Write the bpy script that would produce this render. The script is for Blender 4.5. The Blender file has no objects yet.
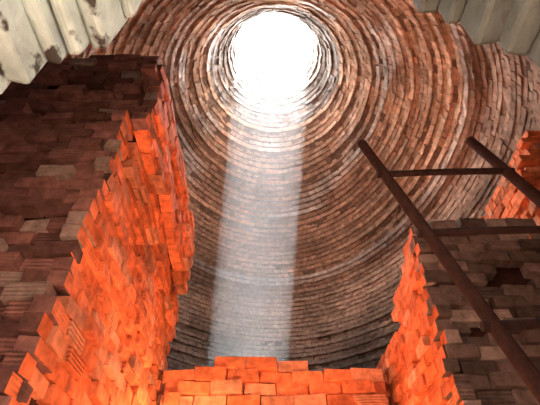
import bpy, math, random
from mathutils import Vector, Matrix, noise
random.seed(7)
R_=random.random
def U(a,b): return a+(b-a)*R_()
sc=bpy.context.scene
sc.view_settings.view_transform='Standard'
sc.view_settings.look='None'
FLOOR=-1.4

# ---------------- mesh helper ----------------
class Acc:
    def __init__(s): s.v=[];s.f=[];s.c=[]
    def box(s,c,size,axes=None,col=(1,1,1,0),jit=0.004,front=None):
        X,Y,Z=axes if axes else (Vector((1,0,0)),Vector((0,1,0)),Vector((0,0,1)))
        b=len(s.v); c=Vector(c)
        for dz in(-.5,.5):
            for dx,dy in((-.5,-.5),(.5,-.5),(.5,.5),(-.5,.5)):
                p=c+X*(dx*size[0]+U(-jit,jit))+Y*(dy*size[1]+U(-jit,jit))+Z*(dz*size[2]+U(-jit,jit))
                s.v.append(p[:])
        for k,q in enumerate(((0,3,2,1),(4,5,6,7),(0,1,5,4),(1,2,6,5),(2,3,7,6),(3,0,4,7))):
            s.f.append([b+i for i in q]); s.c.append(front if (front and k in(0,2)) else col)
    def quad(s,pts,col):
        b=len(s.v)
        for p in pts: s.v.append(tuple(p))
        s.f.append([b,b+1,b+2,b+3]); s.c.append(col)
    def make(s,name,mat,bevel=0):
        me=bpy.data.meshes.new(name); me.from_pydata(s.v,[],s.f); me.update()
        a=me.color_attributes.new('Col','FLOAT_COLOR','CORNER')
        data=[]
        for f,c in zip(s.f,s.c): data+=list(c)*len(f)
        a.data.foreach_set('color',data)
        me.materials.append(mat)
        o=bpy.data.objects.new(name,me); sc.collection.objects.link(o)
        if bevel:
            m=o.modifiers.new('bevel','BEVEL'); m.width=bevel; m.segments=2; m.limit_method='ANGLE'
        return o
def rotaxes(rz,rx=0,ry=0):
    m=Matrix.Rotation(rz,3,'Z')@Matrix.Rotation(rx,3,'X')@Matrix.Rotation(ry,3,'Y')
    return m.col[0].copy(),m.col[1].copy(),m.col[2].copy()
def pw(L,t):
    if t<=L[0][0]: return L[0][1]
    for (a,b),(c,d) in zip(L,L[1:]):
        if t<=c: return b+(d-b)*(t-a)/(c-a)
    return L[-1][1]

# ---------------- materials ----------------
def clay(name,nscale=14,rough=.9,bump=.5,dark=.55,spots=0,spotcol=(.03,.03,.03),groove=0,big=.8):
    m=bpy.data.materials.new(name); m.use_nodes=True; n=m.node_tree.nodes; l=m.node_tree.links
    b=n['Principled BSDF']; b.inputs['Roughness'].default_value=rough
    b.inputs['Specular IOR Level'].default_value=.15
    at=n.new('ShaderNodeAttribute'); at.attribute_name='Col'
    tc=n.new('ShaderNodeTexCoord')
    ns=n.new('ShaderNodeTexNoise'); ns.inputs['Scale'].default_value=nscale; ns.inputs['Detail'].default_value=6; ns.inputs['Roughness'].default_value=.65
    l.new(tc.outputs['Object'],ns.inputs['Vector'])
    mr=n.new('ShaderNodeMapRange'); mr.inputs[1].default_value=.3; mr.inputs[2].default_value=.7; mr.inputs[3].default_value=dark; mr.inputs[4].default_value=1.25
    l.new(ns.outputs['Fac'],mr.inputs[0])
    n2=n.new('ShaderNodeTexNoise'); n2.inputs['Scale'].default_value=1.7; n2.inputs['Detail'].default_value=3
    l.new(tc.outputs['Object'],n2.inputs['Vector'])
    mr2=n.new('ShaderNodeMapRange'); mr2.inputs[1].default_value=.35; mr2.inputs[2].default_value=.65; mr2.inputs[3].default_value=big; mr2.inputs[4].default_value=1.15
    l.new(n2.outputs['Fac'],mr2.inputs[0])
    mu=n.new('ShaderNodeMath'); mu.operation='MULTIPLY'; l.new(mr.outputs[0],mu.inputs[0]); l.new(mr2.outputs[0],mu.inputs[1])
    vm=n.new('ShaderNodeVectorMath'); vm.operation='SCALE'; l.new(at.outputs['Color'],vm.inputs[0]); l.new(mu.outputs[0],vm.inputs['Scale'])
    out=vm.outputs[0]
    if spots:
        n3=n.new('ShaderNodeTexNoise'); n3.inputs['Scale'].default_value=spots; n3.inputs['Detail'].default_value=5
        l.new(tc.outputs['Object'],n3.inputs['Vector'])
        r3=n.new('ShaderNodeMapRange'); r3.inputs[1].default_value=.60; r3.inputs[2].default_value=.66
        l.new(n3.outputs['Fac'],r3.inputs[0])
        mx=n.new('ShaderNodeMix'); mx.data_type='RGBA'
        l.new(r3.outputs[0],mx.inputs[0]); l.new(out,mx.inputs[6]); mx.inputs[7].default_value=(*spotcol,1)
        out=mx.outputs[2]
    l.new(out,b.inputs['Base Color'])
    h=ns.outputs['Fac']
    if groove:
        sx=n.new('ShaderNodeSeparateXYZ'); l.new(tc.outputs['Object'],sx.inputs[0])
        a1=n.new('ShaderNodeMath'); a1.operation='MULTIPLY'; a1.inputs[1].default_value=2*math.pi/.02; l.new(sx.outputs[2],a1.inputs[0])
        a2=n.new('ShaderNodeMath'); a2.operation='SINE'; l.new(a1.outputs[0],a2.inputs[0])
        a3=n.new('ShaderNodeMath'); a3.operation='MULTIPLY'; l.new(a2.outputs[0],a3.inputs[0]); l.new(at.outputs['Alpha'],a3.inputs[1])
        a4=n.new('ShaderNodeMath'); a4.operation='MULTIPLY_ADD'; l.new(a3.outputs[0],a4.inputs[0]); a4.inputs[1].default_value=groove; l.new(h,a4.inputs[2])
        h=a4.outputs[0]
    bp=n.new('ShaderNodeBump'); bp.inputs['Strength'].default_value=bump; bp.inputs['Distance'].default_value=.02
    l.new(h,bp.inputs['Height']); l.new(bp.outputs[0],b.inputs['Normal'])
    return m
M_dome=clay('dome_brick',13,rough=1,bump=.9,dark=.5,big=.75)
M_stack=clay('fired_clay_brick',16,bump=.5,dark=.5,groove=.4,big=.75)
M_pale=clay('limewashed_brick',9,bump=.6,dark=.75,spots=11,spotcol=(.03,.03,.028))
M_wood=clay('weathered_wood',30,bump=.3,dark=.5)
M_ground=clay('packed_clay_ground',6,bump=.5,dark=.6)

# ---------------- kiln dome ----------------
AX=(0.08,3.65)
prof=[(-1.4,3.2),(0,3.22),(2,3.22),(3,3.15),(4,2.92),(4.8,2.58),(5.4,2.12),(5.95,1.6),(6.4,1.2),(6.75,.92),(7.0,.81),(7.4,.69)]
def Rs(z): return sum(pw(prof,z+d) for d in(-.3,-.15,0,.15,.3))/5 if z<6.9 else pw(prof,z)
def ST(z): 
    t=max(0,min(1,(6.9-z)/1.6)); return 1+.38*t*t*(3-2*t)
def ringpt(a,r,z):
    s=ST(z) if math.sin(a)>0 else 1.0
    return Vector((AX[0]+r*math.cos(a),AX[1]+s*r*math.sin(a),z)),s
def indoor(x,y,z): return y<1.1 and abs(x)<1.05 and z<1.75
parts={}
def part(a,z):
    d=math.degrees(a)%360
    if z>3.45: k='ceiling'
    elif d<40 or d>=320: k='wall_right'
    elif d<140: k='wall_back'
    elif d<225: k='wall_left'
    elif z>1.75: k='wall_front_lintel'
    elif d<270: k='wall_front_left'
    else: k='wall_front_right' if d<293 else 'wall_front_right_bay' if d<302 else 'wall_front_right_return'
    return parts.setdefault(k,Acc())
z=FLOOR; courses=[]
while z<7.4:
    r=Rs(z); dr=(Rs(z+.02)-Rs(z-.02))/.04
    t=Vector((dr,1)).normalized()
    ds=.075
    courses.append((z,r,t,ds)); z+=ds*t.y
for k,(z,r,t,ds) in enumerate(courses):
    n=max(12,int(2*math.pi*r*1.15/.15)); off=R_()*6
    cr=U(-.016,.012)+(.012 if k%2 else 0); rv=U(.82,1.13)
    ledge=.05 if 4.72<z<4.82 else 0
    for i in range(n):
        a=off+i*2*math.pi/n
        p,s=ringpt(a,r,z)
        ca,sa=math.cos(a),math.sin(a)
        C=Vector((-sa,s*ca,0)); cl=C.length; C.normalize()
        h=Vector((C.y,-C.x,0))
        N=h*t.y-Vector((0,0,t.x)); T=h*t.x+Vector((0,0,t.y))
        if indoor(*p): continue
        v=U(.93,1.07)*rv
        g=noise.noise(Vector((ca*1.5,sa*1.5,z*.8)))
        g2=noise.noise(Vector((ca*5,sa*5,z*2.5)))
        base=Vector((.60,.385,.265))
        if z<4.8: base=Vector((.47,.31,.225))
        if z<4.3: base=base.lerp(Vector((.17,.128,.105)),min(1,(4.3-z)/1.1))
        w=noise.noise(Vector((ca*1.3+4,sa*1.3,z*3.5)))
        if z>5.6: base=base.lerp(Vector((.86,.78,.72)),max(0,min(1,(w-.10)*4)))
        if z>6.55: base=base.lerp(Vector((.27,.24,.22)),.85)
        if 4.70<z<4.84: base=base.lerp(Vector((.78,.66,.58)),.6)
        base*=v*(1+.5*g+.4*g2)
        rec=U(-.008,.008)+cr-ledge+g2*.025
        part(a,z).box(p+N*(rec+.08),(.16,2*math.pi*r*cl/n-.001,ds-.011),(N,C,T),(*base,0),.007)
seg=96
for off,col in((.030,(.31,.20,.145,0)),(.3,(.35,.2,.14,0))):
    for (z0,r0,t0,_),(z1,r1,t1,_) in zip(courses,courses[1:]):
        for i in range(seg):
            a0=2*math.pi*i/seg; a1=2*math.pi*(i+1)/seg; am=(a0+a1)/2
            if indoor(*ringpt(am,r0,z0)[0]) : continue
            P=lambda a,r,z:ringpt(a,r+off,z)[0]
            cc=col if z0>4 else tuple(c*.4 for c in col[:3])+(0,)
            part(am,z0).quad([P(a0,r0,z0),P(a1,r0,z0),P(a1,r1,z1),P(a0,r1,z1)],cc)
for i in range(seg):
    a0=2*math.pi*i/seg; a1=2*math.pi*(i+1)/seg; r=.69; z=7.42
    P=lambda a,r:(AX[0]+r*math.cos(a),AX[1]+r*math.sin(a),z)
    parts['ceiling'].quad([P(a0,r),P(a1,r),P(a1,r+.35),P(a0,r+.35)],(.5,.45,.4,0))
for k,a in parts.items(): a.make(k,M_dome)

# ---------------- doorway wall (limewashed, broken arch) ----------------
def arch(x):
    L=[(-.66,FLOOR),(-.655,.62),(-.60,.80),(-.52,.84),(-.50,.96),(-.40,1.03),(-.37,1.2),(-.34,1.30),(-.2,1.6),(0,1.72),(.2,1.6),(.38,1.36),(.44,1.22),(.50,1.10),(.56,1.0),(.62,.90),(.66,.6),(.665,FLOOR)]
    if x<=L[0][0] or x>=L[-1][0]: return FLOOR
    return pw(L,x)
wf=Acc(); x=-1.75
while x<1.75:
    w=U(.035,.06); zc=arch(x+w/2)
    z=zc+(U(-.02,.02) if zc>FLOOR else 0)
    while z<2.35:
        h=U(.17,.24)
        v=U(.9,1.08)
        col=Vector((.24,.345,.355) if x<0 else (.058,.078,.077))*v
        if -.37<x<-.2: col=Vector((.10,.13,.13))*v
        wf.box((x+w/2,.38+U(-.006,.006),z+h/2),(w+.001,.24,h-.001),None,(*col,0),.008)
        z+=h
    x+=w
wf.make('wall_front',M_pale,.012)

# ---------------- unseen roof added outside the doorway to block bright sky ----------------
sr=Acc()
for i in range(24):
    xx=-3.6+i*.3
    sr.box((xx+.15,-2.1,2.62+(.02 if i%2 else 0)),(.31,4.6,.03),rotaxes(0,math.radians(5)),(.22,.18,.15,0),.003)
for i in range(5): sr.box((0,-4+i*.95,2.42+(-4+i*.95+2.1)*.087),(7.2,.08,.1),None,(.2,.13,.08,0),.003)
for sx in(-3.4,3.4):
    for sy in(-4.0,-.3): sr.box((sx,sy,(2.5+FLOOR)/2-.05),(.12,.12,2.5-FLOOR),None,(.2,.13,.08,0),.003)
sr.make('sky_blocking_roof',M_wood)

# ---------------- floor ----------------
fl=Acc(); fl.quad([(-9,-8,FLOOR),(9,-8,FLOOR),(9,10,FLOOR),(-9,10,FLOOR)],(.3,.17,.11,0)); fl.make('floor',M_ground)

# ---------------- brick stacks ----------------
FRONT_SHADE=Vector((.20,.10,.086))  # shade painted into the brick faces turned towards the doorway
def stack(name,x0,x1,y0,y1,top,xface=None,L=.2,W=.1,H=.082,seed=1,face='lo',unshaded=False,shade_col=FRONT_SHADE,hole=None,sj=1.0):
    random.seed(seed)
    A=Acc()
    sgn=1 if face=='hi' else -1
    hx=(x1-x0)
    def place(xx,yy,z,sx,sy,kind):
        tz=top(xx,yy)
        if z+H>tz+.03 or R_()<.015: return
        if hole and hole(xx,yy,z): return
        px,py=xx,yy; dz=0
        rz=U(-.05,.05)
        if kind=='s':
            n1=noise.noise(Vector((yy*2.0,z*2.4,seed)))
            px+=sgn*(n1*.07+U(-.007,.007)+(U(.015,.04) if R_()<.10 else 0))*sj+(xface(z) if xface else 0)
            rz+=U(-.04,.04)
            if yy-y0<L*.8: py+=noise.noise(Vector((z*3.1,seed,2)))*.07-(U(.02,.06) if R_()<.2 else 0)
        if kind=='f':
            n2=noise.noise(Vector((xx*2.2,z*2.6,seed+9)))
            py+=n2*.08+U(-.015,.015)-(U(.02,.05) if R_()<.12 else 0)
            if xface and xx>x1-.6: px+=xface(z)
        v=U(.68,1.15)
        base=Vector((.76,.205,.08)) if R_()<.8 else Vector((.70,.28,.15))
        f=shade_col
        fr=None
        if not unshaded and (kind!='s' or yy-y0<L*.8):  # front faces take the painted shade; inner lit stacks keep plain brick
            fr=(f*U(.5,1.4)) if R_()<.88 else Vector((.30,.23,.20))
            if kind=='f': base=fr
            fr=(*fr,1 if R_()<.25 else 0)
        if unshaded and kind=='f': rz+=U(-.05,.05)
        base=base*v
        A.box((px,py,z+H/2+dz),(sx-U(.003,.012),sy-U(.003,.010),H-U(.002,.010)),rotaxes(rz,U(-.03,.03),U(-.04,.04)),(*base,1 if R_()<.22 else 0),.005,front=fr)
    ztop=max(top(x0+(x1-x0)*i/20,y0+(y1-y0)*j/20) for i in range(21) for j in range(21))
    z=FLOOR; k=0
    while z<ztop-.01:
        o=(k%2)*L/2+U(-.02,.02)
        for side,kind in((1,'s'),(0,'o')):
            hi=(face=='hi')==bool(side)
            xx=(x1-W/2) if hi else (x0+W/2)
            y=y0-U(0,.03); ll=L/2 if k%2 else L
            while y<y1:
                place(xx,y+ll/2,z,W,ll,kind); y+=ll; ll=L
        for yy,kind in((y0+W/2,'f'),(y1-W/2,'o')):
            x=x0+W+o-L/2
            while x<x1-W-.02:
                place(min(x+L/2,x1-W-.02),yy,z,L,W,kind); x+=L
        nx=int((hx-2*W)/L); ny=int((y1-y0-2*W)/W)
        for i in range(nx+1):
            for j in range(ny):
                xx=x0+W+(i+.5)*L; yy=y0+W+(j+.5)*W
                if xx>x1-W: continue
                if z+H>top(xx,yy)-.19: place(xx,yy,z,L,W,'o')
        k+=1; z+=H
    g=.19; nx=max(1,int((hx-2*W)/g)); ny=max(1,int((y1-y0-2*W)/g))
    for i in range(nx):
        for j in range(ny):
            cx=x0+W+(i+.5)*(hx-2*W)/nx; cy=y0+W+(j+.5)*(y1-y0-2*W)/ny
            h=top(cx,cy)-.19
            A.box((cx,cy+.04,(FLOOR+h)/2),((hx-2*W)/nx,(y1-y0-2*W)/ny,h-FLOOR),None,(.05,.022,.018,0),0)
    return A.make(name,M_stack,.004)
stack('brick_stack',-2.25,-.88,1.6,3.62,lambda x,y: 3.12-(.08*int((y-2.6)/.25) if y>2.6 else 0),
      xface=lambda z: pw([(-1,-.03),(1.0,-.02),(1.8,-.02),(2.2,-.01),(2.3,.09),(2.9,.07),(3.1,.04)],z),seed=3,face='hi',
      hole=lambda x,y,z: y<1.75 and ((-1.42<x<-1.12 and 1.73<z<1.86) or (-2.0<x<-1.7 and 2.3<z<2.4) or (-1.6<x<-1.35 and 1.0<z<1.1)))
stack('brick_stack',1.0,1.95,2.38,4.2,lambda x,y: (2.12 if y<2.75 else 1.95 if y<3.1 else 1.72) - (.08 if x<1.1 else 0),seed=5,face='lo',shade_col=Vector((.16,.115,.10)),
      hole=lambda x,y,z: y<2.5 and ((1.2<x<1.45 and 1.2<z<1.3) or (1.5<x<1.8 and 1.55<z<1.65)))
stack('brick_stack',2.15,2.66,2.5,4.2,lambda x,y: 2.78+(.25 if x>2.3 else 0)+(.3 if x>2.42 else 0),seed=8,face='lo',unshaded=True)
stack('brick_stack',-.84,.92,3.48,4.1,lambda x,y: 1.56-(.1 if x<-.4 else 0)-(.1 if x>.45 else 0),seed=12,L=.26,W=.125,H=.0985,face='lo',unshaded=True)

# ---------------- ladder ----------------
def tube(A,p,q,r,col,n=14):
    p=Vector(p);q=Vector(q); d=(q-p); L=d.length; d.normalize()
    s=d.cross(Vector((0,1,.3))).normalized(); u=d.cross(s)
    m=12; b=len(A.v)
    for i in range(m+1):
        c=p+d*L*i/m; rr=r*(1+U(-.05,.05)); bend=s*math.sin(i/m*3.1)*.006
        for j in range(n):
            a=2*math.pi*j/n; A.v.append((c+bend+s*math.cos(a)*rr+u*math.sin(a)*rr)[:])
    for i in range(m):
        for j in range(n):
            A.f.append([b+i*n+j,b+i*n+(j+1)%n,b+(i+1)*n+(j+1)%n,b+(i+1)*n+j]); A.c.append(col)
    A.f.append([b+j for j in range(n)][::-1]); A.c.append(col)
    A.f.append([b+m*n+j for j in range(n)]); A.c.append(col)
random.seed(4)
ld=Acc(); D=Vector((.164,-.175,-.971)); t1=Vector((.556,1.622,2.064)); t2=Vector((1.209,1.609,2.076))
tl=(2.06-FLOOR)/.971
wc=(.032,.015,.012,0)
tube(ld,t1,t1+D*tl,.028,wc); tube(ld,t2,t2+D*tl,.028,wc)
for s in (.36,.86,1.37,1.87,2.38,2.89):
    a=t1+D*s; b=t2+D*s; e=(b-a).normalized()*.04
    tube(ld,a-e,b+e,.018,(.022,.011,.009,0))
ld.make('wooden_ladder',M_wood)

# ---------------- sun shaft dust ----------------
sd=Vector((-.08,.60,-.80)).normalized()
def dust():
    n=40; c0=Vector((AX[0]-.02,AX[1]+.06,7.25)); A=Acc(); r=.68
    e=c0+sd*6.0
    for P in(c0,e):
        for j in range(n):
            a=2*math.pi*j/n
            A.v.append((P.x+r*math.cos(a),P.y+r*math.sin(a),P.z))
    for j in range(n):
        A.f.append([n+j,n+(j+1)%n,(j+1)%n,j]); A.c.append((1,1,1,1))
    A.f.append(list(range(n))); A.c.append((1,1,1,1)); A.f.append(list(range(n,2*n))[::-1]); A.c.append((1,1,1,1))
    m=bpy.data.materials.new('airborne_dust'); m.use_nodes=True; nt=m.node_tree; nt.nodes.clear()
    o=nt.nodes.new('ShaderNodeOutputMaterial'); v=nt.nodes.new('ShaderNodeVolumeScatter')
    v.inputs['Density'].default_value=.07; v.inputs['Color'].default_value=(.88,.94,1,1)
    nt.links.new(v.outputs[0],o.inputs['Volume'])
    return A.make('dusty_air_shaft',m)
dust()

# ---------------- lights ----------------
s=bpy.data.lights.new('sun','SUN'); s.energy=95; s.angle=.025; s.color=(1,.97,.93)
so=bpy.data.objects.new('sun',s); sc.collection.objects.link(so); so.rotation_euler=sd.to_track_quat('-Z','Y').to_euler()
def point(name,loc,e,col,r=.12):
    L=bpy.data.lights.new(name,'POINT'); L.energy=e; L.color=col; L.shadow_soft_size=r
    o=bpy.data.objects.new(name,L); sc.collection.objects.link(o); o.location=loc
point('added_warm_light',(.05,2.75,.0),118,(1,.43,.20),.3)  # added lamp below view, warms the inner stack faces
point('added_warm_light.001',(-.58,3.1,.8),20,(1,.68,.34),.06)  # small added lamp for the yellow glow in the stack corner
def portal(loc,rot,sx,sy):
    L=bpy.data.lights.new('sky_portal','AREA'); L.shape='RECTANGLE'; L.size=sx; L.size_y=sy; L.cycles.is_portal=True
    o=bpy.data.objects.new('sky_portal',L); sc.collection.objects.link(o); o.location=loc; o.rotation_euler=rot
portal((AX[0],AX[1],7.45),(0,0,0),1.5,1.5)
portal((0,-.3,.4),(math.radians(90),0,0),3.4,3.6)

w=bpy.data.worlds.new('world'); sc.world=w; w.use_nodes=True; nt=w.node_tree; n=nt.nodes; l=nt.links
bg=n['Background']; tc=n.new('ShaderNodeTexCoord'); sx=n.new('ShaderNodeSeparateXYZ'); l.new(tc.outputs['Generated'],sx.inputs[0])
mr=n.new('ShaderNodeMapRange'); mr.inputs[1].default_value=.3; mr.inputs[2].default_value=.8; mr.inputs[3].default_value=1.6; mr.inputs[4].default_value=98
mr.interpolation_type='SMOOTHSTEP'
l.new(sx.outputs[2],mr.inputs[0]); l.new(mr.outputs[0],bg.inputs['Strength']); bg.inputs['Color'].default_value=(1,.98,.97,1)

# ---------------- camera ----------------
c=bpy.data.cameras.new('camera'); co=bpy.data.objects.new('camera',c); sc.collection.objects.link(co); sc.camera=co
c.sensor_width=36; c.lens=430/540*36; c.clip_start=.02
co.location=(0,0,0); co.rotation_euler=(math.radians(90+44),0,0)
